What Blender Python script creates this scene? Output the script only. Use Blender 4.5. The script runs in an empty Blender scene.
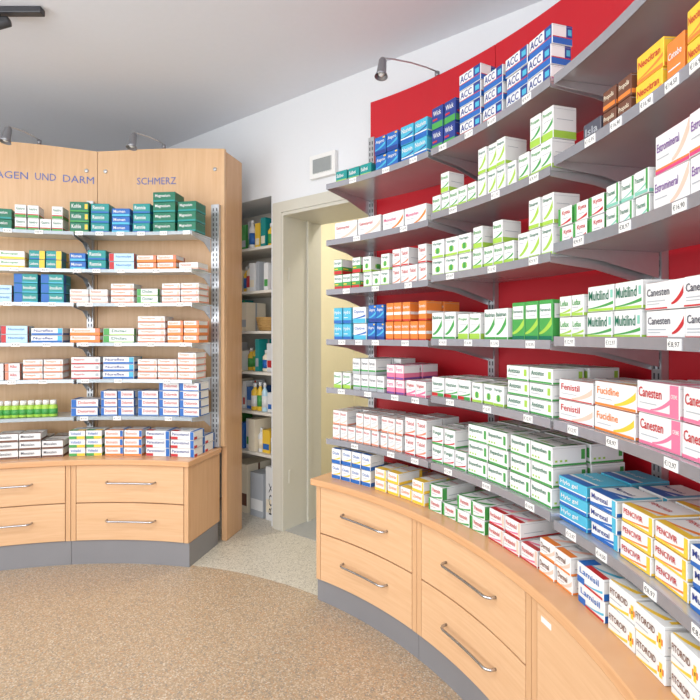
import bpy, bmesh, math, random
from mathutils import Vector, Matrix
random.seed(7)
CX, CY = -1.285, 1.0
COL = bpy.context.scene.collection
D2R = math.pi/180

def lin(c):
    return tuple((x/12.92 if x <= 0.04045 else ((x+0.055)/1.055)**2.4) for x in c)
def rgb(r, g, b): return lin((r/255, g/255, b/255))

# ---------------- materials
MC = {}
def base_mat(name, rough=0.5, metal=0.0):
    m = bpy.data.materials.new(name); m.use_nodes = True
    nt = m.node_tree; b = nt.nodes['Principled BSDF']
    b.inputs['Roughness'].default_value = rough
    b.inputs['Metallic'].default_value = metal
    return m, nt, b
def mat(name, col, rough=0.5, metal=0.0, var=0.06, scale=40, bump=0.0, emit=None):
    if name in MC: return MC[name]
    m, nt, b = base_mat(name, rough, metal)
    n = nt.nodes.new('ShaderNodeTexNoise'); n.inputs['Scale'].default_value = scale
    tc = nt.nodes.new('ShaderNodeTexCoord'); nt.links.new(tc.outputs['Object'], n.inputs['Vector'])
    mx = nt.nodes.new('ShaderNodeMix'); mx.data_type = 'RGBA'
    mx.inputs['A'].default_value = (*[c*(1-var) for c in col], 1)
    mx.inputs['B'].default_value = (*[min(1, c*(1+var)) for c in col], 1)
    nt.links.new(n.outputs['Fac'], mx.inputs['Factor'])
    nt.links.new(mx.outputs['Result'], b.inputs['Base Color'])
    if bump:
        bp = nt.nodes.new('ShaderNodeBump'); bp.inputs['Strength'].default_value = bump
        bp.inputs['Distance'].default_value = 0.002
        nt.links.new(n.outputs['Fac'], bp.inputs['Height']); nt.links.new(bp.outputs['Normal'], b.inputs['Normal'])
    if emit:
        b.inputs['Emission Color'].default_value = (*emit[0], 1); b.inputs['Emission Strength'].default_value = emit[1]
    MC[name] = m
    return m
def wood(name, c1, c2, vertical=True, rough=0.34):
    if name in MC: return MC[name]
    m, nt, b = base_mat(name, rough)
    tc = nt.nodes.new('ShaderNodeTexCoord'); mp = nt.nodes.new('ShaderNodeMapping')
    mp.inputs['Scale'].default_value = (22, 22, 1.4) if vertical else (1.8, 1.8, 34)
    n = nt.nodes.new('ShaderNodeTexNoise'); n.inputs['Scale'].default_value = 2.2; n.inputs['Detail'].default_value = 8
    n.inputs['Distortion'].default_value = 0.8
    cr = nt.nodes.new('ShaderNodeValToRGB')
    cr.color_ramp.elements[0].position = 0.25; cr.color_ramp.elements[0].color = (*c1, 1)
    cr.color_ramp.elements[1].position = 0.75; cr.color_ramp.elements[1].color = (*c2, 1)
    nt.links.new(tc.outputs['Object'], mp.inputs['Vector']); nt.links.new(mp.outputs['Vector'], n.inputs['Vector'])
    nt.links.new(n.outputs['Fac'], cr.inputs['Fac']); nt.links.new(cr.outputs['Color'], b.inputs['Base Color'])
    MC[name] = m
    return m
PAL = dict(W=(228,228,227), G=(70,155,75), L=(160,200,75), D=(20,110,82), T=(25,140,138), B=(35,100,178), N=(38,60,135),
           C=(75,175,205), R=(192,42,46), P=(210,70,126), F=(226,118,150), O=(230,130,55), Y=(238,195,60), K=(80,80,92), V=(120,78,150),
           S=(172,176,182), M=(110,68,50), E=(238,226,202), H=(185,218,234), J=(242,192,174), Q=(130,195,175), I=(216,134,106))
def pm(k): return mat('printed_card_'+k, rgb(*PAL[k]), 0.42, var=0.03, scale=25)

WOODV = wood('beech_vertical', rgb(206,160,118), rgb(218,176,134), True)
WOODP = wood('pale_beech_panel', rgb(210,168,126), rgb(222,184,143), True)
WOODH = wood('beech_horizontal', rgb(212,168,126), rgb(224,184,144), False)
WOODT = wood('beech_top', rgb(206,154,108), rgb(218,170,126), False, 0.24)
RED = mat('red_laminate', rgb(196,22,38), 0.42, var=0.06, scale=6)
STEEL = mat('brushed_steel', rgb(192,194,197), 0.3, 0.6)
CHROME = mat('satin_chrome', rgb(190,190,194), 0.25, 1.0)
SHELFM = mat('grey_shelf_metal', rgb(194,194,198), 0.24, 0.45, scale=8)
RAILM = mat('grey_price_rail', rgb(166,166,173), 0.16, 0.45)
GLASSY = mat('pale_shelf_glass', rgb(200,212,212), 0.1, 0.2)
RAILL = mat('pale_price_rail', rgb(172,181,187), 0.16, 0.4)
SLOT = mat('dark_slot', rgb(70,70,76), 0.7)
KICK = mat('grey_kickplate', rgb(136,136,140), 0.4, 0.2, scale=5)
WHITEW = mat('white_wall_paint', rgb(224,226,229), 0.8, var=0.015, scale=60, bump=0.1)
CEILM = mat('ceiling_paint', rgb(226,229,236), 0.85, var=0.015, scale=30)
CREAM = mat('cream_door_paint', rgb(204,201,188), 0.4, var=0.02)
CREAMW = mat('cream_wall_paint', rgb(236,228,200), 0.8, var=0.02)
LAMPG = mat('silver_grey_lamp', rgb(140,141,146), 0.28, 0.6)
BLACK = mat('dark_grey_metal', rgb(75,76,80), 0.4, 0.4)
WHITEP = mat('white_plastic', rgb(234,234,232), 0.35, var=0.02)
NICHEW = mat('warm_white_board', rgb(228,222,210), 0.5, var=0.03)
INK = mat('dark_ink', rgb(35,35,45), 0.5)
SIGNB = mat('blue_sign_ink', rgb(92,110,172), 0.5)

# ---------------- object helpers
WL = {}
def link(o, parent=None, world=Vector((0, 0, 0))):
    COL.objects.link(o); WL[o.name] = Vector(world)
    if parent is not None:
        o.parent = parent; o.location = Vector(world) - WL[parent.name]
    else: o.location = world
    return o
def empty(name, loc, label=None, cat=None, group=None):
    o = bpy.data.objects.new(name, None); o.empty_display_size = 0.05
    link(o, None, Vector(loc)); meta(o, label, cat, group); return o
def meta(o, label=None, cat=None, group=None, kind=None):
    if label: o['label'] = label
    if cat: o['category'] = cat
    if group: o['group'] = group
    if kind: o['kind'] = kind
    return o
def mk(name, V, F, mats, fm=None, parent=None, smooth=False, bevel=0, **kw):
    V = [Vector(v) for v in V]
    mn = Vector([min(v[i] for v in V) for i in range(3)]); mxv = Vector([max(v[i] for v in V) for i in range(3)])
    o0 = Vector(((mn.x+mxv.x)/2, (mn.y+mxv.y)/2, mn.z))
    me = bpy.data.meshes.new(name); me.from_pydata([v-o0 for v in V], [], F)
    if not isinstance(mats, (list, tuple)): mats = [mats]
    for m in mats: me.materials.append(m)
    if fm:
        for p, i in zip(me.polygons, fm): p.material_index = i
    bm = bmesh.new(); bm.from_mesh(me)
    bmesh.ops.recalc_face_normals(bm, faces=bm.faces)
    if bevel:
        es = [e for e in bm.edges if len(e.link_faces) == 2 and e.calc_face_angle(0) > 0.6]
        bmesh.ops.bevel(bm, geom=es, offset=bevel, segments=2, affect='EDGES', profile=0.5)
    bm.to_mesh(me); bm.free()
    if smooth:
        for p in me.polygons: p.use_smooth = True
    o = bpy.data.objects.new(name, me); link(o, parent, o0); meta(o, **kw)
    return o
def pol(r, th, z=0.0): return Vector((CX+r*math.cos(th*D2R), CY+r*math.sin(th*D2R), z))
def arcg(r0, r1, t0, t1, z0, z1, n=None, arch=0.0):
    if n is None: n = max(1, int(abs(t1-t0)/1.2))
    V = []; F = []
    for i in range(n+1):
        t = t0+(t1-t0)*i/n; zt = z1+arch*math.sin(math.pi*i/n)
        V += [pol(r0, t, z0), pol(r1, t, z0), pol(r1, t, zt), pol(r0, t, zt)]
    for i in range(n):
        a = 4*i
        for j in range(4):
            k = (j+1) % 4
            F.append((a+j, a+k, a+4+k, a+4+j))
    F += [(0, 3, 2, 1), (4*n, 4*n+1, 4*n+2, 4*n+3)]
    return V, F
def comb(parts):
    V = []; F = []; fm = []
    for i, p in enumerate(parts):
        v, f = p[0], p[1]; m = p[2] if len(p) > 2 else 0
        b = len(V); V += list(v); F += [tuple(x+b for x in q) for q in f]; fm += [m]*len(f)
    return V, F, fm
def boxg(x0, x1, y0, y1, z0, z1, M=None):
    V = [Vector(p) for p in [(x0,y0,z0),(x1,y0,z0),(x1,y1,z0),(x0,y1,z0),(x0,y0,z1),(x1,y0,z1),(x1,y1,z1),(x0,y1,z1)]]
    if M is not None: V = [M @ v for v in V]
    return V, [(0,3,2,1),(4,5,6,7),(0,1,5,4),(1,2,6,5),(2,3,7,6),(3,0,4,7)]
def tubeg(pts, r, seg=10):
    pts = [Vector(p) for p in pts]; V = []; F = []
    for i, p in enumerate(pts):
        d = (pts[min(i+1, len(pts)-1)]-pts[max(i-1, 0)]).normalized()
        up = Vector((0, 0, 1)) if abs(d.z) < 0.9 else Vector((1, 0, 0))
        a = d.cross(up).normalized(); b = d.cross(a)
        for j in range(seg):
            t = 2*math.pi*j/seg; V.append(p+(a*math.cos(t)+b*math.sin(t))*r)
    for i in range(len(pts)-1):
        for j in range(seg):
            k = (j+1) % seg; F.append((i*seg+j, i*seg+k, (i+1)*seg+k, (i+1)*seg+j))
    F += [tuple(range(seg)), tuple(range((len(pts)-1)*seg, len(pts)*seg))]
    return V, F
def latheg(prof, loc, seg=20, axis=None):
    V = []; F = []; loc = Vector(loc)
    R = Vector((0, 0, 1)).rotation_difference(Vector(axis)).to_matrix() if axis else Matrix.Identity(3)
    for (r, z) in prof:
        for j in range(seg):
            t = 2*math.pi*j/seg; V.append(loc+R @ Vector((r*math.cos(t), r*math.sin(t), z)))
    n = len(prof)
    for i in range(n-1):
        for j in range(seg):
            k = (j+1) % seg; F.append((i*seg+j, i*seg+k, (i+1)*seg+k, (i+1)*seg+j))
    F += [tuple(range(seg)), tuple(range((n-1)*seg, n*seg))]
    return V, F
TC = {}
def textg(s, off=0.0):
    if s in TC: return TC[s]
    cu = bpy.data.curves.new('t', 'FONT'); cu.body = s; cu.size = 1; cu.resolution_u = 2; cu.offset = off
    ob = bpy.data.objects.new('t', cu); COL.objects.link(ob)
    dg = bpy.context.evaluated_depsgraph_get()
    me = bpy.data.meshes.new_from_object(ob.evaluated_get(dg))
    V = [(v.co.x, v.co.y) for v in me.vertices]; F = [tuple(p.vertices) for p in me.polygons]
    bpy.data.objects.remove(ob); bpy.data.curves.remove(cu); bpy.data.meshes.remove(me)
    x0 = min(v[0] for v in V); x1 = max(v[0] for v in V); y0 = min(v[1] for v in V); y1 = max(v[1] for v in V)
    V = [((x-x0)/(x1-x0), (y-y0)/(y1-y0)) for x, y in V]
    TC[s] = (V, F, (x1-x0)/(y1-y0)); return TC[s]

# ---------------- medicine box templates
DS = {}
def P(name, w, h, d, base, rects, texts=(), lab=None, sw=None):
    DS[name] = dict(w=w, h=h, d=d, base=base, rects=rects, texts=texts, lab=lab, sw=sw)
# sw = (col, u0, v0, u1, v1, thick): diagonal printed swoosh
P('teal_flat',.085,.06,.10,'T',[(0,0,1,.3,'L')],[('Salbei','W',.1,.5,.7,.78)],lab='teal carton with a lime lower stripe')
P('blue_cold',.062,.078,.09,'B',[(0,0,1,.22,'N'),(.75,.86,.95,.94,'Y')],[('Aspro','W',.12,.58,.88,.82)],'blue carton with a white title',('C',0,.25,1,.5,.1))
P('blue_soft',.062,.078,.09,'C',[(0,0,1,.3,'B'),(0,.3,1,.36,'W')],[('Nasivin','W',.1,.62,.9,.86)],'light blue carton with a dark blue base',('N',0,.36,1,.5,.06))
P('navy_green',.06,.085,.09,'N',[(0,0,1,.3,'G'),(.1,.4,.5,.48,'R')],[('Wick','W',.15,.6,.85,.84)],lab='navy and green carton with white title')
P('acc',.092,.058,.07,'W',[(0,0,1,.34,'B'),(0,.34,1,.39,'R'),(.68,.39,1,1,'N'),(.76,.5,.94,.8,'C')],[('ACC','N',.06,.46,.6,.9)],'blue and white carton with navy lettering',('C',0,.02,1,.2,.09))
P('white_orange',.125,.085,.09,'W',[(0,0,1,.1,'O'),(.08,.38,.35,.41,'S')],[('Gelomyrtol','R',.07,.55,.66,.78)],'white carton with red title, orange base stripe',('J',.3,.12,1,.5,.16))
P('white_pinkband',.11,.08,.09,'W',[(0,0,1,.1,'P'),(.08,.38,.5,.41,'S')],[('Mucosolvan','P',.07,.52,.66,.74)],'white carton with pink title',('O',.45,.12,1,.55,.14))
P('green_small',.048,.076,.08,'W',[(0,0,1,.24,'L'),(.15,.5,.85,.53,'S')],[('Bronchi','G',.1,.66,.9,.84)],'small white carton with green title',('G',0,.22,1,.4,.07))
P('green_tall',.048,.094,.08,'W',[(0,0,1,.24,'L'),(.15,.58,.85,.6,'S')],[('Prospan','G',.1,.72,.9,.86)],'tall white carton with lime lower third',('G',.1,.26,1,.48,.1))
P('lime_leaf',.052,.09,.09,'W',[(0,0,1,.14,'L'),(.12,.64,.6,.66,'S')],[('Sinupret','D',.1,.74,.9,.88)],'white carton with green leaf picture',('L',.15,.2,.95,.5,.16))
P('brown',.065,.05,.09,'M',[(0,.1,1,.3,'O')],[('Propolis','E',.1,.48,.88,.78)],lab='brown carton with an orange stripe')
P('yellow',.075,.062,.1,'Y',[(0,0,1,.14,'O')],[('Neocitran','R',.08,.52,.9,.78)],'bright yellow carton with red title',('O',0,.16,1,.36,.08))
P('orange_tall',.05,.1,.1,'O',[(0,0,1,.2,'Y'),(.1,.4,.8,.43,'W')],[('Cetebe','W',.1,.6,.88,.78)],lab='orange carton with white title')
P('dark_box',.05,.055,.09,'K',[(0,0,1,.12,'R')],[('Isla','S',.15,.4,.85,.75)],lab='dark grey carton with pale title')
P('green_red',.062,.072,.09,'G',[(0,0,1,.25,'R'),(0,.5,1,1,'W'),(.1,.33,.5,.4,'Y')],[('Iberogast','D',.08,.62,.92,.86)],lab='green and white carton with red base')
P('white_red',.05,.076,.09,'W',[(0,0,1,.1,'R'),(.15,.42,.85,.45,'S')],[('Talcid','R',.12,.6,.88,.8)],'white carton with red title',('I',0,.12,1,.28,.08))
P('green_circle',.06,.07,.1,'W',[(0,0,1,.14,'L'),(.3,.28,.7,.5,'L'),(.38,.23,.62,.55,'G')],[('Vertigo','D',.1,.68,.85,.86)],lab='white carton with green round emblem')
P('red_green_white',.055,.05,.1,'W',[(0,0,.2,1,'G'),(.34,.35,.75,.39,'S')],[('Kytta','R',.34,.52,.92,.8)],'white carton with green side band',('R',.2,.05,1,.18,.1))
P('teal_white',.06,.054,.1,'W',[(0,0,1,.16,'Q'),(.84,.16,1,1,'G')],[('Traumeel','D',.06,.5,.72,.76)],'white carton with green and teal blocks',('Q',0,.16,.84,.34,.06))
P('violet_orange',.15,.082,.1,'W',[(0,0,1,.1,'P'),(0,.1,1,.15,'O'),(.06,.38,.42,.41,'S')],[('Estromineral','V',.06,.56,.72,.78)],'large white carton with pink and orange bands',('J',.5,.17,1,.7,.2))
P('cyan',.062,.075,.09,'C',[(0,0,1,.22,'B'),(.1,.36,.6,.4,'W')],[('Hydro','W',.1,.55,.88,.82)],lab='cyan carton with white title')
P('cyan_white',.062,.075,.09,'W',[(0,0,1,.3,'C')],[('Optive','B',.1,.58,.88,.82)],'white and cyan carton',('B',0,.28,1,.42,.08))
P('orange',.05,.08,.09,'O',[(0,.35,1,.5,'W'),(0,0,1,.1,'R')],[('Supradyn','W',.08,.64,.92,.82)],lab='orange carton with white band')
P('leaf_white',.062,.105,.09,'W',[(0,0,1,.1,'G'),(.1,.68,.7,.695,'S')],[('Baldrian','D',.08,.75,.92,.88)],'white carton with dark green leaf',('G',.1,.16,.9,.5,.16))
P('bright_green',.055,.12,.09,'G',[(.08,.56,.92,.9,'W'),(0,0,1,.12,'D'),(.15,.62,.8,.64,'S')],[('Nervenruh','D',.13,.7,.87,.82)],'tall bright green carton with white label field',('L',0,.16,1,.4,.12))
P('white_lime',.06,.056,.1,'W',[(0,0,1,.16,'L'),(.1,.4,.6,.44,'S')],[('Lefax','G',.1,.52,.8,.8)],'white carton with lime base stripe',('L',0,.16,1,.28,.08))
P('multilind',.105,.064,.1,'W',[(0,0,1,.12,'L'),(.88,.5,.97,.8,'Q')],[('Multilind','D',.05,.42,.82,.84)],'white carton with large green lettering',('G',0,.12,1,.26,.08))
P('dark_title',.125,.058,.1,'W',[(0,0,.6,.08,'R'),(.06,.3,.55,.34,'S'),(.06,.2,.4,.23,'S')],[('Canesten','K',.06,.5,.66,.78)],'white carton with dark title and red accent',('R',.7,.15,1,.5,.18))
P('grey_green',.05,.072,.1,'W',[(0,0,1,.2,'S'),(0,.2,1,.3,'G'),(.15,.45,.8,.49,'S')],[('Ferrum','K',.12,.6,.88,.8)],lab='white carton with grey base')
P('magenta',.055,.062,.1,'F',[(0,.45,1,1,'W'),(0,0,1,.15,'V')],[('Femi','P',.12,.56,.8,.84)],lab='pink carton with white upper half')
P('pink_red',.075,.065,.1,'W',[(0,0,1,.16,'F'),(.1,.4,.6,.44,'S')],[('Vagisan','R',.1,.55,.85,.82)],'white carton with pink base and red title',('F',0,.14,1,.3,.1))
P('red_green',.075,.074,.1,'W',[(0,0,.5,.18,'R'),(.5,0,1,.18,'G'),(.1,.38,.7,.42,'S')],[('Venoruton','D',.08,.55,.9,.8)],'white carton with red and green blocks',('G',0,.18,1,.3,.06))
P('white_green_flat',.092,.046,.11,'W',[(0,0,1,.14,'G'),(.82,.35,.94,.8,'L'),(.08,.32,.5,.37,'S')],[('Antistax','D',.08,.5,.66,.8)],lab='flat white carton with green stripe')
P('red_text',.1,.056,.1,'W',[(0,0,1,.08,'R'),(.08,.3,.55,.33,'S')],[('Fenistil','R',.08,.5,.64,.8)],'white carton with red lettering',('J',.4,.08,1,.45,.18))
P('fucicort',.115,.06,.1,'W',[(0,0,1,.12,'O'),(.08,.3,.45,.33,'S')],[('Fucidine','O',.07,.5,.62,.8)],'white carton with orange lettering',('Y',.5,.12,1,.5,.18))
P('canesten_pink',.17,.068,.1,'W',[(0,0,1,.12,'F'),(.8,.12,1,1,'F'),(.07,.3,.5,.33,'S')],[('Canesten','R',.05,.5,.62,.82),('CREME','W',.83,.58,.97,.72)],'long white carton with pink end block',('F',.35,.12,.8,.4,.1))
P('rust',.042,.068,.09,'W',[(0,0,1,.12,'I'),(.15,.56,.85,.59,'S'),(.15,.46,.85,.49,'S')],[('Nicotin','R',.1,.7,.86,.86)],'small white carton with rust base',('J',0,.14,1,.32,.08))
P('green_red_white',.06,.068,.1,'W',[(0,0,1,.12,'G'),(.12,.38,.7,.42,'S')],[('Fungal','D',.12,.54,.86,.8)],'white carton with green and red stripes',('R',0,.12,1,.26,.06))
P('dot_green',.088,.058,.12,'W',[(0,0,1,.12,'G'),(.08,.22,.15,.32,'L'),(.22,.22,.29,.32,'L'),(.36,.22,.43,.32,'L'),(.84,.3,.95,.8,'G')],[('Bepanthen','D',.08,.52,.76,.8)],lab='white carton with green title and dots')
P('blue_stack',.085,.039,.12,'W',[(0,0,1,.25,'B'),(.85,0,1,1,'C')],[('Murexal','N',.08,.5,.7,.84)],'white carton with blue lower half',('B',0,.2,.85,.34,.1))
P('blue_flat',.085,.039,.12,'C',[(0,0,1,.25,'B'),(0,.25,1,.33,'W')],[('Hylo gel','W',.08,.48,.72,.84)],lab='flat cyan carton with blue base')
P('penovir',.1,.04,.12,'W',[(0,0,1,.16,'Y'),(.88,.16,1,1,'Y')],[('PENCIVIR','R',.07,.46,.7,.78)],'white carton with red lettering and yellow stripe',('O',0,.14,.88,.3,.08))
P('blue_yellow',.055,.069,.09,'W',[(0,0,1,.26,'B'),(.12,.48,.7,.51,'S')],[('Oculo','B',.12,.62,.88,.82)],'white carton with blue base and yellow stripe',('Y',0,.24,1,.38,.08))
P('yellow_white',.066,.046,.14,'W',[(0,0,1,.26,'Y'),(.86,.26,1,1,'Y')],[('Zovirax','O',.1,.5,.8,.8)],lab='white carton with yellow base')
P('long_green',.075,.048,.17,'W',[(0,0,.14,1,'G'),(.2,.3,.6,.35,'S')],[('Venosin','R',.22,.48,.86,.8)],'long white carton with green end and red title',('G',.14,.02,1,.16,.1))
P('pink_white',.08,.05,.17,'W',[(0,0,1,.12,'R'),(.86,.18,1,1,'J'),(.08,.34,.5,.38,'S')],[('Perskindol','R',.08,.5,.78,.8)],'long white carton with red stripe and title',('F',0,.12,.86,.24,.08))
P('orange_white',.08,.048,.16,'W',[(0,0,1,.14,'O'),(.08,.34,.5,.38,'S')],[('Dermal','M',.08,.48,.7,.8)],'white carton with orange base',('J',.3,.14,1,.5,.16))
P('blue_red',.08,.05,.13,'W',[(0,0,.3,.35,'B'),(.3,0,1,.14,'R')],[('Lamisil','B',.12,.54,.85,.84)],'white carton with blue and red blocks',('C',.3,.14,1,.34,.08))
P('furosid',.09,.056,.13,'W',[(.78,.3,.97,.52,'O'),(.83,.16,.92,.68,'Y'),(.86,.36,.9,.48,'M'),(.06,.28,.5,.32,'S')],[('FITOROID','M',.06,.46,.72,.74)],'white carton with brown lettering and golden flower',('Y',0,.02,.75,.14,.08))
# beech unit stock
P('teal_dark',.125,.056,.12,'D',[(0,0,1,.2,'T')],[('Magnesium','W',.1,.42,.78,.78)],lab='dark green carton with white title')
P('teal_green',.12,.056,.12,'D',[(0,0,1,.15,'G'),(.8,.3,.95,.8,'Y')],[('Kohle','W',.1,.4,.6,.8)],lab='green carton with white title and yellow emblem')
P('teal_two',.105,.054,.12,'T',[(0,0,1,.2,'B')],[('Rennie','W',.1,.4,.75,.8)],lab='teal carton with blue base')
P('wgr',.052,.07,.1,'W',[(0,0,1,.22,'G'),(0,.22,1,.3,'R'),(.15,.42,.7,.46,'S')],[('Gastro','D',.12,.58,.88,.82)],lab='small white carton with green and red stripes')
P('white_yellow',.11,.046,.12,'W',[(0,0,1,.3,'Y')],[('Buscopan','G',.08,.46,.75,.82)],lab='white carton with yellow base stripe')
P('teal_yellow',.09,.05,.12,'T',[(.65,0,1,1,'Y'),(0,0,.65,.15,'B')],[('Laxbene','W',.06,.4,.6,.72)],lab='teal and yellow carton')
P('cyan_blue',.1,.045,.12,'B',[(0,0,1,.3,'C')],[('Momen','W',.1,.46,.75,.82)],lab='blue carton with cyan base')
P('orange_flat',.13,.036,.12,'W',[(0,0,1,.26,'I'),(.84,.3,.95,.8,'J')],[('Thomapyrin','O',.08,.46,.64,.84)],lab='flat white carton with orange print')
P('orange_strong',.12,.04,.12,'O',[(0,.4,1,1,'W'),(.84,.4,1,1,'I')],[('Ratiodolor','O',.08,.5,.7,.88)],lab='flat orange and white carton')
P('pink_flat',.12,.038,.12,'W',[(0,0,1,.26,'J')],[('Parkemed','I',.08,.46,.64,.84)],lab='flat white carton with pale pink base')
P('teal_blue',.13,.052,.12,'T',[(0,0,.35,1,'B'),(.35,0,1,.15,'C')],[('Imodium','W',.4,.4,.92,.74)],lab='teal carton with blue end')
P('white_pink',.088,.045,.12,'W',[(0,0,.25,1,'I'),(.3,.2,.7,.26,'S')],[('Alka','R',.32,.45,.8,.82)],lab='white carton with rose end')
P('ltblue_red',.11,.046,.12,'H',[(0,0,.2,1,'R')],[('Normolyt','B',.28,.38,.9,.74)],lab='pale blue carton with red end')
P('blue_flat_two',.12,.04,.12,'W',[(0,0,1,.3,'B'),(.84,.3,1,1,'C')],[('Nureflex','N',.08,.46,.7,.84)],lab='flat white carton with blue base')
P('green_flat_two',.12,.04,.12,'W',[(0,0,.2,1,'G'),(.2,0,1,.15,'L')],[('Diclac','D',.28,.42,.8,.82)],lab='flat white carton with green end')
P('red_flat',.14,.04,.12,'W',[(0,0,1,.2,'R'),(.84,.35,.95,.8,'S')],[('Aspirin','R',.08,.42,.6,.82)],lab='flat white carton with red title')
P('red_blue',.11,.046,.12,'W',[(0,0,.2,1,'B'),(.2,0,1,.15,'B')],[('Dolormin','R',.26,.42,.92,.8)],lab='white carton with blue end and red title')
P('brown_white',.115,.044,.12,'W',[(0,0,1,.25,'M')],[('Mexalen','K',.08,.46,.7,.82)],lab='white carton with brown base')
P('yellow_green',.11,.046,.12,'W',[(0,0,.5,.35,'G'),(.5,0,1,.35,'Y')],[('Voltadol','B',.1,.5,.75,.84)],lab='white carton with green and yellow base')
P('orange_blue',.11,.046,.12,'W',[(0,0,1,.25,'O'),(.84,.25,1,1,'B')],[('Ibumetin','I',.08,.46,.72,.82)],lab='white carton with orange base and blue end')
P('paracetamol',.125,.046,.12,'W',[(0,0,.3,.35,'R'),(.84,0,1,1,'B')],[('Paracetamol','N',.06,.5,.78,.84)],lab='white carton with red and blue blocks')

TM = {}
def template(k):
    if k in TM: return TM[k]
    d = DS[k]; w, h, dp = d['w'], d['h'], d['d']
    mats = [pm(d['base'])]; idx = {d['base']: 0}
    def mi(c):
        if c not in idx: idx[c] = len(mats); mats.append(pm(c))
        return idx[c]
    bm = bmesh.new(); bmesh.ops.create_cube(bm, size=1)
    for v in bm.verts: v.co = Vector((v.co.x*w, (v.co.y+.5)*dp, (v.co.z+.5)*h))
    bmesh.ops.bevel(bm, geom=bm.edges[:], offset=.0012, segments=1, affect='EDGES')
    bm.verts.ensure_lookup_table(); bm.verts.index_update()
    V = [v.co.copy() for v in bm.verts]; F = [tuple(v.index for v in f.verts) for f in bm.faces]; fm = [0]*len(F); bm.free()
    e = .0005; g = .0014
    def quad(pts, m):
        b = len(V); V.extend(pts); F.append((b, b+1, b+2, b+3)); fm.append(m)
    if d['sw']:
        c, u0, v0, u1, v1, tk = d['sw']; m = mi(c); o = .00045; N_ = 8; last = None
        for i in range(N_+1):
            q = i/N_; u = u0+(u1-u0)*q; v = v0+(v1-v0)*q*q; th = tk*(.35+1.2*q)
            X = min(w/2-g, max(-w/2+g, -w/2+u*w)); Za = max(g, v*h); Zb = min(h-g, (v+th)*h)
            Ya = max(g, v*dp); Yb = min(dp-g, (v+th)*dp)
            if last:
                quad([(last[0],-o,last[1]),(X,-o,Za),(X,-o,Zb),(last[0],-o,last[2])], m)
                quad([(last[0],last[3],h+o),(X,Ya,h+o),(X,Yb,h+o),(last[0],last[4],h+o)], m)
            last = (X, Za, Zb, Ya, Yb)
    for li, (u0, v0, u1, v1, c) in enumerate(d['rects']):
        m = mi(c); o = e+.0001+li*.00008
        X0 = max(-w/2+g, -w/2+u0*w); X1 = min(w/2-g, -w/2+u1*w); Z0 = max(g, v0*h); Z1 = min(h-g, v1*h)
        quad([(X0,-o,Z0),(X1,-o,Z0),(X1,-o,Z1),(X0,-o,Z1)], m)
        Y0 = max(g, v0*dp); Y1 = min(dp-g, v1*dp)
        quad([(X0,Y0,h+o),(X1,Y0,h+o),(X1,Y1,h+o),(X0,Y1,h+o)], m)
        U0 = max(g, u0*dp); U1 = min(dp-g, u1*dp)
        quad([(w/2+o,U0,Z0),(w/2+o,U1,Z0),(w/2+o,U1,Z1),(w/2+o,U0,Z1)], m)
        quad([(-w/2-o,dp-U0,Z0),(-w/2-o,dp-U1,Z0),(-w/2-o,dp-U1,Z1),(-w/2-o,dp-U0,Z1)], m)
    s = mi('S'); o = e+.0007
    for sx in (1, -1):
        quad([(sx*(w/2+o),g,h*.9),(sx*(w/2+o),dp-g,h*.9),(sx*(w/2+o),dp-g,h*.9+.0008),(sx*(w/2+o),g,h*.9+.0008)], s)
    for (t, c, u0, v0, u1, v1) in d['texts']:
        TV, TF, asp = textg(t, .012); m = mi(c); o = e+.0007
        rw, rh = (u1-u0)*w, (v1-v0)*h
        th = min(rh, rw/asp*1.45); tw = min(rw, th*asp*1.1)
        b = len(V); V.extend([(-w/2+u0*w+x*tw, -o, v0*h+(rh-th)/2+y*th) for x, y in TV])
        F.extend([tuple(i+b for i in f) for f in TF]); fm.extend([m]*len(TF))
        th = min(tw/asp*1.2, dp*.4)
        b = len(V); V.extend([(-w/2+u0*w+x*tw, dp*.5+y*th, h+o) for x, y in TV])
        F.extend([tuple(i+b for i in f) for f in TF]); fm.extend([m]*len(TF))
    me = bpy.data.meshes.new('medicine_box'); me.from_pydata([Vector(v) for v in V], [], F)
    for m in mats: me.materials.append(m)
    for p, i in zip(me.polygons, fm): p.material_index = i
    me.update(); TM[k] = me
    return me

def bearing(px, r):
    k = (px-350)/520; a = 1+k*k; b = 2*(-k*CX-CY); c = CX*CX+CY*CY-r*r
    z = (-b+math.sqrt(b*b-4*a*c))/(2*a)
    return math.atan2(z-CY, k*z-CX)/D2R
PL = []
def place(px0, px1, k, stack, z, r=1.925, rows=1, group='', where='', back=0):
    d = DS[k]
    t0 = bearing(px0, r); t1 = bearing(px1, r)
    n = max(1, round((t0-t1)*D2R*r/(d['w']+.004))); pitch = (t0-t1)/n
    sx = (pitch*D2R*r-.006)/d['w']
    for row in range(rows):
        rr = r+row*(d['d']+.012)
        if rr+d['d'] > 2.24: break
        for i in range(n):
            t = t0-pitch*(i+.5)
            q = pol(rr, t); px = 350+520*q.x/q.y
            if px > 715 or px < -15: continue
            cnt = stack-(1 if (row == 0 and stack > 1 and n > 2 and random.random() < .15) else 0)-(back if row else 0)
            for j in range(cnt):
                zz = z+.0008+j*(d['h']+.0018)
                sc = d['w']*sx*d['h']/q.y**2*(0.35 if row else 1)
                PL.append((sc, k, pol(rr+random.uniform(0, .007), t, zz), (t-90)*D2R+random.uniform(-.02, .02), sx, group, (d['lab'] or 'printed carton')+' '+where))
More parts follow.
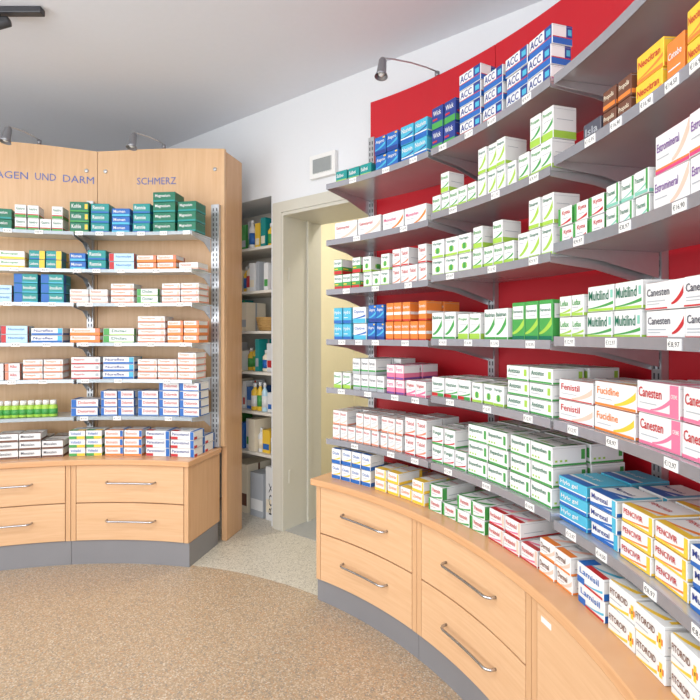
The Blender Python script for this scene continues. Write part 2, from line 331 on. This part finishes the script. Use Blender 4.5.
def build_boxes():
    PL.sort(key=lambda p: -p[0])
    for p in PL[:300]:
        o = bpy.data.objects.new('medicine_box', template(p[1])); o.location = p[2]; o.rotation_euler = (0, 0, p[3]); o.scale = (p[4], 1, 1)
        COL.objects.link(o); o['label'] = p[6]; o['category'] = 'medicine box'; o['group'] = p[5]
    V = []; F = []; fm = []; mats = []
    for p in PL[300:]:
        me = template(p[1]); M = Matrix.Translation(p[2]) @ Matrix.Rotation(p[3], 4, 'Z') @ Matrix.Diagonal((p[4], 1, 1, 1))
        b = len(V); V += [M @ v.co for v in me.vertices]
        mp = []
        for m in me.materials:
            if m not in mats: mats.append(m)
            mp.append(mats.index(m))
        for f in me.polygons: F.append(tuple(i+b for i in f.vertices)); fm.append(mp[f.material_index])
    if V:
        me = bpy.data.meshes.new('medicine_box_stock'); me.from_pydata(V, [], F)
        for m in mats: me.materials.append(m)
        for q, i in zip(me.polygons, fm): q.material_index = i
        o = bpy.data.objects.new('medicine_box_stock', me); COL.objects.link(o)
        meta(o, 'small printed medicine cartons stacked along the shelves', 'medicine boxes', None, 'stuff')
    print('BOXES', len(PL))

# price tags
PR = {}
def tagmesh(s):
    if s in PR: return PR[s]
    w, h = .042, .022
    V, F = boxg(-w/2, w/2, -.0015, 0, -h/2, h/2); fm = [0]*6
    TV, TF, a = textg(s); b = len(V)
    V += [Vector((-w/2*.85+x*w*.85, -.002, -h*.3+y*h*.56)) for x, y in TV]; F += [tuple(i+b for i in f) for f in TF]; fm += [1]*len(TF)
    me = bpy.data.meshes.new('price_tag'); me.from_pydata(V, [], F); me.materials.append(WHITEP); me.materials.append(INK)
    for p, i in zip(me.polygons, fm): p.material_index = i
    PR[s] = me; return me
PRICES = ['€16,90', '€14,50', '€12,97', '€10,95', '€8,97', '€15,90', '€9,97']
def tag(t, r, z, grp):
    s = random.choice(PRICES)
    o = bpy.data.objects.new('price_tag', tagmesh(s)); o.location = pol(r, t, z); o.rotation_euler = (0, 0, (t-90)*D2R)
    COL.objects.link(o); meta(o, 'small white price tag with dark digits on shelf rail', 'price tag', grp)

# ---------------- shelf units
def shelf(t0, t1, z, rf, rb, pale, where):
    c = (t0+t1)/2
    e = empty('display_shelf', pol((rf+rb)/2, c, z-.02), ('pale glass shelf with price rail ' if pale else 'curved silver-grey metal shelf with price rail ')+where, 'shelf', 'shelves '+where)
    V, F = arcg(rf+.003, rb, t0-.24, t1+.24, z-.009 if not pale else z-.008, z)
    mk('shelf_board', V, F, GLASSY if pale else SHELFM, parent=e)
    V, F = arcg(rf, rf+.003, t0-.24, t1+.24, z-(.018 if pale else .022), z+(.001 if pale else .004))
    mk('price_rail', V, F, RAILL if pale else RAILM, parent=e)
    for t in (t0-.35, t1+.35):
        P1 = [(rb-.002, z-.085), (rb-.002, z-.0095), (rf+.004, z-.0095), (rf+.004, z-.024), (rf+.15, z-.04)]
        V = [pol(r, t-.05, zz) for r, zz in P1]+[pol(r, t+.05, zz) for r, zz in P1]
        n = 5; F = [tuple(range(n)), tuple(range(n, 2*n))]+[(i, (i+1) % n, n+(i+1) % n, n+i) for i in range(n)]
        mk('shelf_bracket', V, F, STEEL, parent=e)
def upright(t, r, z0, z1, where, w=.036):
    M = Matrix.Translation(pol(r, t, 0)) @ Matrix.Rotation((t-90)*D2R, 4, 'Z')
    parts = [boxg(-w/2, w/2, 0, .025, z0, z1, M)+(0,)]
    z = z0+.03
    while z < z1-.03:
        for x in (-w*.22, w*.22):
            parts.append(boxg(x-.003, x+.003, -.0006, .001, z, z+.018, M)+(1,))
        z += .03
    V, F, fm = comb(parts)
    mk('shelf_upright', V, F, [STEEL, SLOT], fm, label='perforated steel upright '+where, cat='shelf upright', group='uprights '+where)

RSEG = [52.2, 32.9, 13.6, -5.7]
RZ = [[1.97,1.97,1.965],[1.70,1.72,1.74],[1.464,1.478,1.50],[1.226,1.232,1.242],[.995,1.01,1.012],[.75,.75,.735]]
WR = 'on red shelving wall'
for s in range(3):
    a, b = RSEG[s], RSEG[s+1]
    V, F = arcg(2.275, 2.30, a-.04, b+.04, .58, 2.50)
    mk('shelving_back_panel', V, F, RED, label='curved glossy red back panel behind shelves', cat='wall panel', group='red back panels')
    for l in range(6): shelf(a, b, RZ[l][s], 1.90, 2.245, False, WR)
for t in (51.6, 32.9, 13.6, -5.1): upright(t, 2.249, .58, 2.3, WR)
WLb = 'on beech shelving wall'
LZ = [1.83, 1.62, 1.43, 1.206, 1.0, .79]
LSEG = [117.6, 97.6, 77.6]
for s in range(2):
    a, b = LSEG[s], LSEG[s+1]
    for l in range(6): shelf(a, b, LZ[l], 1.93, 2.155, True, WLb)
for t in (97.6,): upright(t, 2.16, .58, 2.06, WLb)
upright(77.2, 2.16, .58, 2.03, WLb, w=.05)
for (ta, tb) in ((96.7, 76.0), (118.0, 96.78)):
    V, F = arcg(2.19, 2.215, ta, tb, .58, 2.37, arch=.022)
    pn = mk('shelving_back_panel', V, F, WOODP, label='curved beech back panel with blue heading lettering', cat='wall panel', group='beech back panels')
    for tt in (ta-1.2, tb+1.6):
        p = pol(2.1895, tt, 2.25); ax = (math.cos(tt*D2R), math.sin(tt*D2R), 0)
        V, F = latheg([(.006,-.006),(.011,-.005),(.012,-.002),(.012,0)], p, 16, ax)
        mk('panel_fixing', V, F, STEEL, parent=pn, smooth=True)
V, F = arcg(2.22, 2.43, 76.9, 76.0, 0, 2.36, 1); mk('shelving_end_panel', V, F, WOODV, bevel=.003, label='tall beech end panel closing the shelving wall', cat='wall panel')
def sign(txt, p0, p1, z, hh, sl=0.0):
    TV, TF, a = textg(txt); t0 = bearing(p0, 2.188); t1 = bearing(p1, 2.188)
    V = [pol(2.188, t0+(t1-t0)*x, z+y*hh+sl*x) for x, y in TV]
    mk('sign_lettering', V, TF, SIGNB, label='thin blue heading lettering on curved beech panel', cat='sign lettering', group='heading lettering')
sign('MAGEN', -14, 28, 2.17, .043, .006)
sign('UND', 35, 56, 2.177, .043)
sign('DARM', 63, 94, 2.176, .043, -.006)
sign('SCHMERZ', 137, 176, 2.172, .043)

# ---------------- base cabinets
def cabinet(t0, t1, kz, where, plain=False):
    e = empty('drawer_cabinet' if not plain else 'door_cabinet', pol(2.0, (t0+t1)/2, 0), ('beech two-drawer cabinet with bow handles ' if not plain else 'beech cabinet with plain front and white label ')+where, 'cabinet', 'drawer cabinets')
    V, F = arcg(1.853, 2.19, t0-.03, t1+.03, kz+.002, .543); mk('cabinet_body', V, F, WOODV, parent=e)
    V, F = arcg(1.846, 2.17, t0-.03, t1+.03, 0, kz); mk('kickplate', V, F, KICK, parent=e)
    for ts in ((t0-.05, t0-.8), (t1+.8, t1+.05)):
        V, F = arcg(1.836, 1.8525, ts[0], ts[1], kz+.004, .542, 2); mk('pilaster', V, F, WOODV, parent=e)
    c = (t0+t1)/2; zm = (kz+.545)/2
    if plain:
        V, F = arcg(1.834, 1.8525, t0-.9, t1+.9, kz+.005, .541); d = mk('door', V, F, WOODH, parent=e, bevel=.002)
        V, F = arcg(1.8325, 1.8338, t0-1.6, t0-3.0, .49, .505, 2); mk('label_holder', V, F, WHITEP, parent=d)
        return
    for z0, z1 in ((kz+.005, zm-.003), (zm+.003, .541)):
        V, F = arcg(1.834, 1.8525, t0-.9, t1+.9, z0, z1); d = mk('drawer', V, F, WOODH, parent=e, bevel=.002)
        zh = (z0+z1)/2+.01; hw = 4.2
        pts = [pol(1.8335, c+hw, zh), pol(1.815, c+hw*.99, zh), pol(1.806, c+hw*.93, zh)]+[pol(1.802, c+hw*.85*q/6, zh) for q in range(6, -7, -1)]+[pol(1.806, c-hw*.93, zh), pol(1.815, c-hw*.99, zh), pol(1.8335, c-hw, zh)]
        V, F = tubeg(pts, .005); mk('handle', V, F, CHROME, parent=d, smooth=True)
for s in range(3): cabinet(RSEG[s], RSEG[s+1], .1, 'under red shelving', s == 2)
for s in range(2): cabinet([117.6, 97.2][s], [97.2, 76.8][s], .128, 'under beech shelving')
V, F = arcg(1.815, 2.245, 52.8, -5.9, .545, .575); mk('countertop', V, F, WOODT, bevel=.004, label='continuous curved beech worktop below the red shelving', cat='worktop')
V, F = arcg(1.815, 2.185, 118, 76.4, .545, .575); mk('countertop', V, F, WOODT, bevel=.004, label='continuous curved beech worktop below the beech shelving', cat='worktop')

# ---------------- stock
RIGHT = [
 [(335,371,'teal_flat',1),(374,398,'blue_cold',2),(400,427,'blue_soft',2),(431,455,'navy_green',2),(458,480,'acc',4),(482,502,'acc',3),(504,551,'acc',3)],
 [(334,380,'white_orange',1),(382,426,'white_pinkband',1),(431,476,'green_small',2),(477,515,'lime_leaf',2),(517,552,'green_tall',2),(581,600,'dark_box',1),(602,631,'brown',2),(633,661,'yellow',2),(663,682,'orange_tall',1),(684,730,'yellow',2)],
 [(333,360,'green_red',2),(362,389,'green_circle',2),(391,426,'white_red',2),(431,470,'green_circle',2),(472,513,'green_small',2),(516,552,'lime_leaf',2),(557,602,'red_green_white',2),(604,648,'teal_white',2),(651,730,'violet_orange',2)],
 [(333,351,'cyan',2),(352,366,'cyan_white',2),(367,384,'blue_cold',2),(385,426,'orange',2),(431,455,'leaf_white',1),(457,480,'green_tall',1),(482,508,'leaf_white',1),(510,552,'bright_green',1),(557,583,'white_lime',2),(585,640,'multilind',2),(642,730,'dark_title',2)],
 [(333,350,'green_small',1),(352,384,'grey_green',2),(386,404,'magenta',2),(405,426,'pink_red',1),(431,470,'red_green',1),(471,504,'green_circle',1),(506,552,'white_green_flat',3),(556,591,'red_text',2),(592,634,'fucicort',2),(636,730,'canesten_pink',2)],
 [(332,378,'rust',2),(380,402,'rust',2),(404,426,'white_red',2),(431,466,'green_red_white',2),(467,507,'dot_green',3),(509,552,'dot_green',3),(557,586,'blue_flat',3),(588,616,'blue_stack',3),(619,686,'penovir',3),(688,730,'blue_stack',3)],
]
SN = ['top','second','third','fourth','fifth','lowest']
for l, row in enumerate(RIGHT):
    for (a, b, k, st) in row:
        seg = 0 if b < 429 else (1 if b < 554 else 2)
        z = RZ[l][seg]
        place(a, b, k, st, z, rows=(2 if l >= 3 else 1), group='cartons on the '+SN[l]+' red wall shelf', where='on '+SN[l]+' shelf')
        t0, t1 = bearing(a, 1.9), bearing(min(b, 712), 1.9)
        nt = max(1, int((t0-t1)*D2R*1.9/.2+.5))
        for q in range(nt): tag(t0-(t0-t1)*(q+.5)/nt, 1.8995, z-.010, 'price tags on the red wall')
for (a, b, k, st) in [(331,370,'blue_yellow',2),(374,424,'yellow_white',2),(428,484,'long_green',2),(487,536,'pink_white',2),(538,571,'orange_white',2),(575,603,'blue_red',2),(606,664,'furosid',2),(667,730,'furosid',2)]:
    place(a, b, k, st, .575, r=1.885, rows=2, group='cartons on the curved worktop', where='on worktop', back=1)
LEFT = [
 [(-30,12,'teal_dark',2),(14,63,'wgr',2),(69,89,'teal_green',3),(90,109,'teal_two',3),(111,130,'cyan_blue',3),(132,150,'teal_two',3),(152,175,'teal_dark',4),(177,196,'teal_dark',3)],
 [(-30,25,'white_yellow',2),(28,62,'teal_yellow',2),(69,86,'cyan_blue',2),(87,106,'teal_two',2),(108,134,'ltblue_red',2),(136,176,'orange_strong',2),(178,198,'pink_flat',1)],
 [(-30,12,'ltblue_red',2),(13,38,'teal_blue',3),(40,64,'teal_blue',3),(69,108,'pink_flat',2),(110,134,'orange_flat',3),(136,158,'green_flat_two',2),(161,199,'orange_flat',3)],
 [(-30,28,'ltblue_red',2),(30,63,'blue_flat_two',2),(69,100,'orange_strong',2),(102,134,'green_flat_two',2),(137,165,'orange_flat',4),(167,199,'orange_strong',3)],
 [(-30,20,'white_pink',2),(22,63,'orange_flat',3),(70,100,'red_flat',3),(102,134,'blue_flat_two',3),(137,196,'orange_flat',5)],
 [(70,98,'red_blue',2),(100,134,'red_blue',3),(137,199,'red_blue',4)],
]
for l, row in enumerate(LEFT):
    for (a, b, k, st) in row:
        if l == 4 and st == 5: st = 4
        place(a, b, k, st, LZ[l], r=1.955, group='cartons on the '+SN[l]+' beech wall shelf', where='on '+SN[l]+' shelf')
        tag((bearing(max(a, 3), 1.93)+bearing(b, 1.93))/2, 1.9295, LZ[l]-.009, 'price tags on the beech wall')
for (a, b, k, st) in [(-30,63,'brown_white',3),(68,102,'yellow_green',3),(104,142,'orange_blue',3),(145,194,'paracetamol',3)]:
    place(a, b, k, st, .575, r=1.90, rows=2, group='cartons on the beech worktop', where='on worktop', back=1)
build_boxes()
Vj, Fj = latheg([(.02,0),(.022,.004),(.022,.06),(.016,.068)], (0,0,0), 14)
Vk, Fk = latheg([(.0165,.068),(.0165,.09),(.014,.093)], (0,0,0), 14)
Vl, Fl = latheg([(.0223,.015),(.0223,.045)], (0,0,0), 14)
a0, a1 = bearing(-12, 1.98), bearing(57, 1.98); nj = 9
for i in range(nj):
    t = a0+(a1-a0)*(i+.5)/nj; p = pol(1.98, t, .7915)
    if i == 0:
        j = mk('medicine_bottle', [v+p for v in Vj]+[v+p for v in Vl], Fj+[tuple(x+len(Vj) for x in f) for f in Fl], [pm('L'), pm('G')], [0]*len(Fj)+[1]*len(Fl), smooth=True)
        c = mk('bottle_cap', [v+p for v in Vk], Fk, WHITEP, parent=j, smooth=True); j0, c0 = j, c
    else:
        j = j0.copy(); c = c0.copy(); COL.objects.link(j); COL.objects.link(c); j.location = p; c.parent = j; c.location = c0.location.copy()
    meta(j, 'small lime green bottle with white cap on lowest shelf', 'bottle', 'bottles on the lowest beech wall shelf')

# ---------------- spot lamps
def spot(m, h, where):
    m, h = Vector(m), Vector(h)
    e = empty('spot_lamp', m, 'small grey metal spotlight on thin arm above '+where, 'lamp', 'arm spotlights')
    V, F = latheg([(.010,-.012),(.012,0),(.012,.012),(.007,.016)], m, 16); mk('mount', V, F, LAMPG, parent=e, smooth=True)
    top = h+Vector((0, 0, .04)); s_ = m+Vector((0, 0, .014))
    V, F = tubeg([s_, s_*.8+top*.2+Vector((0,0,.008)), (s_+top)/2+Vector((0,0,.012)), s_*.2+top*.8+Vector((0,0,.008)), top], .0035); mk('arm', V, F, STEEL, parent=e, smooth=True)
    ax = Vector((.1, .2, 1))
    V, F = latheg([(.004,.045),(.012,.042),(.018,.03),(.02,0),(.022,-.03),(.03,-.05),(.028,-.05),(.018,-.02),(.004,-.01)], h, 20, ax); s = mk('lamp_shade', V, F, LAMPG, parent=e, smooth=True)
    V, F = latheg([(.003,-.012),(.014,-.022),(.017,-.036),(.010,-.044),(.003,-.046)], h, 14, ax); mk('bulb', V, F, WHITEP, parent=s, smooth=True)
spot(pol(2.2, 86.3, 2.406), pol(1.92, 88, 2.345), 'beech panel')
spot(pol(2.2, 105.3, 2.406), pol(1.92, 107.6, 2.345), 'beech panel')
spot(pol(2.287, 41.7, 2.513), pol(1.95, 42.9, 2.45), 'red panel')

# ---------------- wall with door and niche
O = Vector((-.49, 3.38, 0)); T = Vector((.7848, -.6197, 0)); N = Vector((.6197, .7848, 0))
WM = Matrix(((T.x, N.x, 0, O.x), (T.y, N.y, 0, O.y), (0, 0, 1, 0), (0, 0, 0, 1)))
def wb(s0, s1, d0, d1, z0, z1): return boxg(s0, s1, d0, d1, z0, z1, WM)
HC = 2.74
NT = 2.16
V, F, fm = comb([wb(-3.9,-.78,0,.33,0,HC), wb(-.78,-.03,0,.33,NT,HC), wb(-.03,.08,0,.33,0,HC), wb(.08,.93,0,.33,2.03,HC), wb(.93,2.85,0,.33,0,HC)])
mk('wall_back', V, F, WHITEW, kind='structure')
V, F = wb(-.80, .0, .33, .36, 0, HC); mk('wall_niche', V, F, NICHEW, kind='structure')
V, F, fm = comb([wb(0.0,.078,-.018,-.0005,0,2.10), wb(.93,1.0,-.018,-.0005,0,2.10), wb(.078,.93,-.018,-.0005,2.032,2.10),
                 wb(.0805,.098,-.018,.345,0,2.028), wb(.912,.9295,-.018,.345,0,2.028), wb(.098,.912,-.018,.345,2.01,2.0295),
                 wb(.098,.112,.2,.23,0,2.01), wb(.898,.912,.2,.23,0,2.01), wb(.098,.104,.03,.05,.3,.38), wb(.098,.104,.03,.05,1.6,1.68)])
mk('door_1', V, F, CREAM, kind='structure')
V, F = wb(.08,.93,0,.33,.0005,.004); mk('trim_1', V, F, STEEL, kind='structure')
V, F, fm = comb([wb(-.55,2.3,1.55,1.65,0,HC), wb(-.65,-.55,.361,1.65,0,HC), wb(2.3,2.4,.33,1.65,0,HC)])
mk('wall_corridor', V, F, CREAMW, kind='structure')
V, F, fm = comb([wb(-.3,-.22,1.53,1.549,0,2.1), wb(.60,.68,1.53,1.549,0,2.1), wb(-.22,.6,1.53,1.549,2.02,2.1)])
mk('door_2', V, F, CREAM, kind='structure')

for z in (1.845,1.55,1.277,1.0,.73,.453):
    V, F = wb(-.775,-.035,.02,.325,z-.018,z); mk('niche_shelf', V, F, NICHEW, label='warm white shelf board in the wall niche', cat='shelf', group='niche shelves')
def nbox(s, d, z, w, dp, h, col, col2, name='storage_box', lab='printed cardboard box in niche', txt=None):
    V, F, fm = comb([wb(s-w/2,s+w/2,d,d+dp,z+.001,z+h)+(0,), wb(s-w/2+.005,s+w/2-.005,d-.0008,d,z+h*.15,z+h*.4)+(1,), wb(s+w/2,s+w/2+.0006,d+dp*.46,d+dp*.54,z+.002,z+h-.002)+(1,)])
    mats = [pm(col), pm(col2)]
    if txt:
        TV, TF, a = textg(txt); b = len(V)
        V += [WM @ Vector((s-w*.18+ (1-y)*w*.36, d-.0016, z+h*.12+x*h*.6)) for x, y in TV]; F += [tuple(i+b for i in f) for f in TF]; fm += [2]*len(TF); mats.append(INK)
    mk(name, V, F, mats, fm, label=lab, cat='box', group='stock in the niche')
def nbottle(s, d, z, r, h, col, cap='W'):
    p = WM @ Vector((s, d, z+.001))
    V, F = latheg([(r*.9,0),(r,.005),(r,h*.7),(r*.45,h*.82),(r*.4,h*.9)], p, 16)
    V2, F2 = latheg([(r+.0006,h*.15),(r+.0006,h*.55)], p, 16)
    b = mk('bottle', V+V2, F+[tuple(i+len(V) for i in f) for f in F2], [pm(col), pm(random.choice('BESWHGR'))], [0]*len(F)+[1]*len(F2), smooth=True, label='plastic bottle with screw cap in niche', cat='bottle', group='stock in the niche')
    V, F = latheg([(r*.48,h*.86),(r*.48,h),(r*.4,h+.003)], p, 16); mk('bottle_cap', V, F, pm(cap), parent=b, smooth=True)
for zi, z in enumerate((1.845,1.55,1.277,1.0,.73,.453)):
    s = -.045 if z != 1.277 else -.33
    while s > -.70:
        if random.random() < .65:
            w_ = random.uniform(.03,.07); hh = random.uniform(.13,.23)
            nbox(s-w_/2, random.uniform(.03,.09), z, w_, .18, hh, random.choice('WWESHWYWGETB'), random.choice('SHEBSGRN')); s -= w_+.005
        else:
            r_ = random.uniform(.02,.03); nbottle(s-r_, random.uniform(.07,.14), z, r_, random.uniform(.14,.21), random.choice('WHEWBYW')); s -= 2*r_+.006
p = WM @ Vector((-.2, .15, 1.2785))
V, F = latheg([(.075,0),(.085,.03),(.095,.07),(.1,.09),(.092,.09),(.085,.05),(.07,.01),(.01,.008)], p, 24)
parts = [(V, F, 0)]
for k in range(6): 
    V2, F2 = tubeg([p+Vector(((.08+k*.004)*math.cos(a*math.pi/12), (.08+k*.004)*math.sin(a*math.pi/12), .01+k*.016)) for a in range(25)], .004, 6); parts.append((V2, F2, 0))
V, F, fm = comb(parts); mk('wicker_basket', V, F, mat('wicker', rgb(190,150,90), .7, var=.2, scale=90), smooth=True, label='round wicker basket standing on niche shelf', cat='basket')
nbox(-.1, .06, 0, .1, .2, .36, 'W', 'E', 'carton', 'tall white carton with dark lettering in niche', 'BOX')
nbox(-.24, .06, 0, .13, .22, .3, 'S', 'W'); nbox(-.42, .06, 0, .16, .22, .34, 'E', 'M')
V, F, fm = comb([wb(.335,.535,-.03,-.0005,2.19,2.33)+(0,), wb(.36,.51,-.032,-.03,2.215,2.305)+(1,)])
mk('wall_control_panel', V, F, [WHITEP, mat('grey_display', rgb(150,155,155), .2)], fm, bevel=.003, label='white square wall control unit with grey display', cat='control panel')

# ---------------- room
V, F = boxg(-3.6, 3.3, -3.2, 6.3, -.1, 0)
m, nt, b = base_mat('speckled_floor', .3)
g = nt.nodes.new('ShaderNodeNewGeometry')
sub = nt.nodes.new('ShaderNodeVectorMath'); sub.operation = 'DISTANCE'; sub.inputs[1].default_value = (CX, CY, 0)
nt.links.new(g.outputs['Position'], sub.inputs[0])
gt = nt.nodes.new('ShaderNodeMath'); gt.operation = 'GREATER_THAN'; gt.inputs[1].default_value = 1.872; nt.links.new(sub.outputs['Value'], gt.inputs[0])
def speck(scale, cols):
    v = nt.nodes.new('ShaderNodeTexVoronoi'); v.inputs['Scale'].default_value = scale; nt.links.new(g.outputs['Position'], v.inputs['Vector'])
    sx = nt.nodes.new('ShaderNodeSeparateColor'); nt.links.new(v.outputs['Color'], sx.inputs['Color'])
    cr = nt.nodes.new('ShaderNodeValToRGB'); cr.color_ramp.interpolation = 'CONSTANT'
    while len(cr.color_ramp.elements) < len(cols): cr.color_ramp.elements.new(.5)
    for i, (p_, c) in enumerate(cols):
        cr.color_ramp.elements[i].position = p_; cr.color_ramp.elements[i].color = (*c, 1)
    nt.links.new(sx.outputs['Red'], cr.inputs['Fac']); return cr
c1 = speck(200, [(0, rgb(180,156,128)), (.32, rgb(168,146,120)), (.56, rgb(194,174,150)), (.76, rgb(144,134,122)), (.88, rgb(182,142,106)), (.95, rgb(206,194,176))])
c2 = speck(180, [(0, rgb(200,193,178)), (.45, rgb(190,183,168)), (.7, rgb(210,204,191)), (.9, rgb(158,151,139))])
mx = nt.nodes.new('ShaderNodeMix'); mx.data_type = 'RGBA'
nt.links.new(gt.outputs[0], mx.inputs['Factor']); nt.links.new(c1.outputs['Color'], mx.inputs['A']); nt.links.new(c2.outputs['Color'], mx.inputs['B'])
nt.links.new(mx.outputs['Result'], b.inputs['Base Color'])
mk('floor', V, F, m, kind='structure')
V, F = boxg(-3.6, 3.3, -3.2, 6.3, HC, HC+.1); mk('ceiling', V, F, CEILM, kind='structure')
V, F, fm = comb([boxg(-3.5,-3.4,-3.1,-2.2,0,HC), boxg(-3.5,-3.4,1.6,5.75,0,HC), boxg(-3.5,-3.4,-2.2,1.6,0,.4), boxg(-3.5,-3.4,-2.2,1.6,2.5,HC)])
mk('wall_left', V, F, WHITEW, kind='structure')
V, F, fm = comb([boxg(-3.49,-3.41,y,y+.06,.4,2.5) for y in (-2.2,-.95,.3,1.54)]+[boxg(-3.49,-3.41,-2.14,1.54,.4,.46), boxg(-3.49,-3.41,-2.14,1.54,2.44,2.5)])
mk('added_window_2', V, F, CREAM, kind='structure')  # unseen left window, added to bring light in from that side
V, F = boxg(1.7, 1.8, -3.1, 1.68, 0, HC); mk('wall_right', V, F, WHITEW, kind='structure')
V, F, fm = comb([boxg(-3.4,1.7,-3.1,-3,0,.35), boxg(-3.4,1.7,-3.1,-3,2.6,HC), boxg(-3.4,-3.3,-3.1,-3,.35,2.6), boxg(1.6,1.7,-3.1,-3,.35,2.6)])
mk('wall_front', V, F, WHITEW, kind='structure')
V, F, fm = comb([boxg(x,x+.06,-3.09,-3.01,.35,2.6) for x in (-3.3,-1.7,-.1,1.54)]+[boxg(-3.24,1.54,-3.09,-3.01,.35,.41), boxg(-3.24,1.54,-3.09,-3.01,2.54,2.6)])
mk('added_window_1', V, F, CREAM, kind='structure')  # unseen window behind the camera, added to let light in
e = empty('ceiling_track_light', (-1.55, 2.37, HC-.002), 'dark grey ceiling track with small spotlight head', 'ceiling light')
V, F = boxg(-1.9,-1.40,2.35,2.39,HC-.03,HC-.001); mk('track', V, F, BLACK, parent=e, bevel=.004)
V, F = latheg([(.008,-.03),(.008,-.045)], (-1.6,2.37,HC), 12); mk('stem', V, F, BLACK, parent=e)
V, F = latheg([(.012,.05),(.022,.045),(.026,-.02),(.032,-.045),(.028,-.045),(.012,-.02)], (-1.6,2.37,HC-.07), 20, (.9,.1,.25)); mk('lamp_head', V, F, BLACK, parent=e, smooth=True)
def panel(x, y, w, power, col=(1,1,1)):  # unseen glowing ceiling panels, added to brighten the shop and the corridor
    e = empty('added_ceiling_fill', (x, y, HC-.03), 'flat white square panel added out of view as fill light', 'ceiling light', 'added ceiling fill panels')
    V, F = boxg(x-w/2,x+w/2,y-w/2,y+w/2,HC-.03,HC-.001); mk('fill_housing', V, F, WHITEP, parent=e)
    V, F = boxg(x-w/2+.02,x+w/2-.02,y-w/2+.02,y+w/2-.02,HC-.032,HC-.0302); mk('fill_diffuser', V, F, mat('fill_glow', (.9,.9,.9), .5, emit=((1,1,1), 3)), parent=e)
    L = bpy.data.lights.new('area', 'AREA'); L.shape = 'SQUARE'; L.size = w*.95; L.energy = power; L.color = col
    o = bpy.data.objects.new('ceiling_fill_light', L); o.location = (0, 0, -.006); o.parent = e; COL.objects.link(o)
panel(-1.3, .9, .7, 24, (1,.98,.95)); panel(-1.3, -1.3, .7, 12, (1,.98,.95)); panel(.3, -.9, .7, 9, (1,.98,.95))
c = WM @ Vector((.55, .95, 0)); panel(c.x, c.y, .4, 22, (1, .95, .85))
def daylight_fill(loc, rot, sx, sy, e_):  # area lights added just inside the unseen windows as fill
    L = bpy.data.lights.new('daylight_fill', 'AREA'); L.shape = 'RECTANGLE'; L.size = sx; L.size_y = sy; L.energy = e_; L.color = (.96,.98,1)
    o = bpy.data.objects.new('added_daylight', L); o.location = loc; o.rotation_euler = rot; COL.objects.link(o)
daylight_fill((-.85, -2.95, 1.45), (math.pi/2, 0, 0), 4.6, 2.1, 100)
daylight_fill((-3.36, -.3, 1.45), (math.pi/2, 0, -math.pi/2), 3.6, 2.0, 78)
w = bpy.data.worlds.new('w'); bpy.context.scene.world = w; w.use_nodes = True
w.node_tree.nodes['Background'].inputs[0].default_value = (.88, .94, 1, 1); w.node_tree.nodes['Background'].inputs[1].default_value = 1.15

cam = bpy.data.cameras.new('cam'); cam.sensor_width = 36; cam.lens = 520/700*36; cam.shift_y = -15/700
co = bpy.data.objects.new('cam', cam); co.location = (0, 0, 1.25); co.rotation_euler = (math.pi/2, 0, 0); COL.objects.link(co)
cam.clip_start = .02
sc = bpy.context.scene; sc.camera = co
sc.view_settings.view_transform = 'Standard'; sc.view_settings.look = 'None'; sc.view_settings.exposure = 0.0
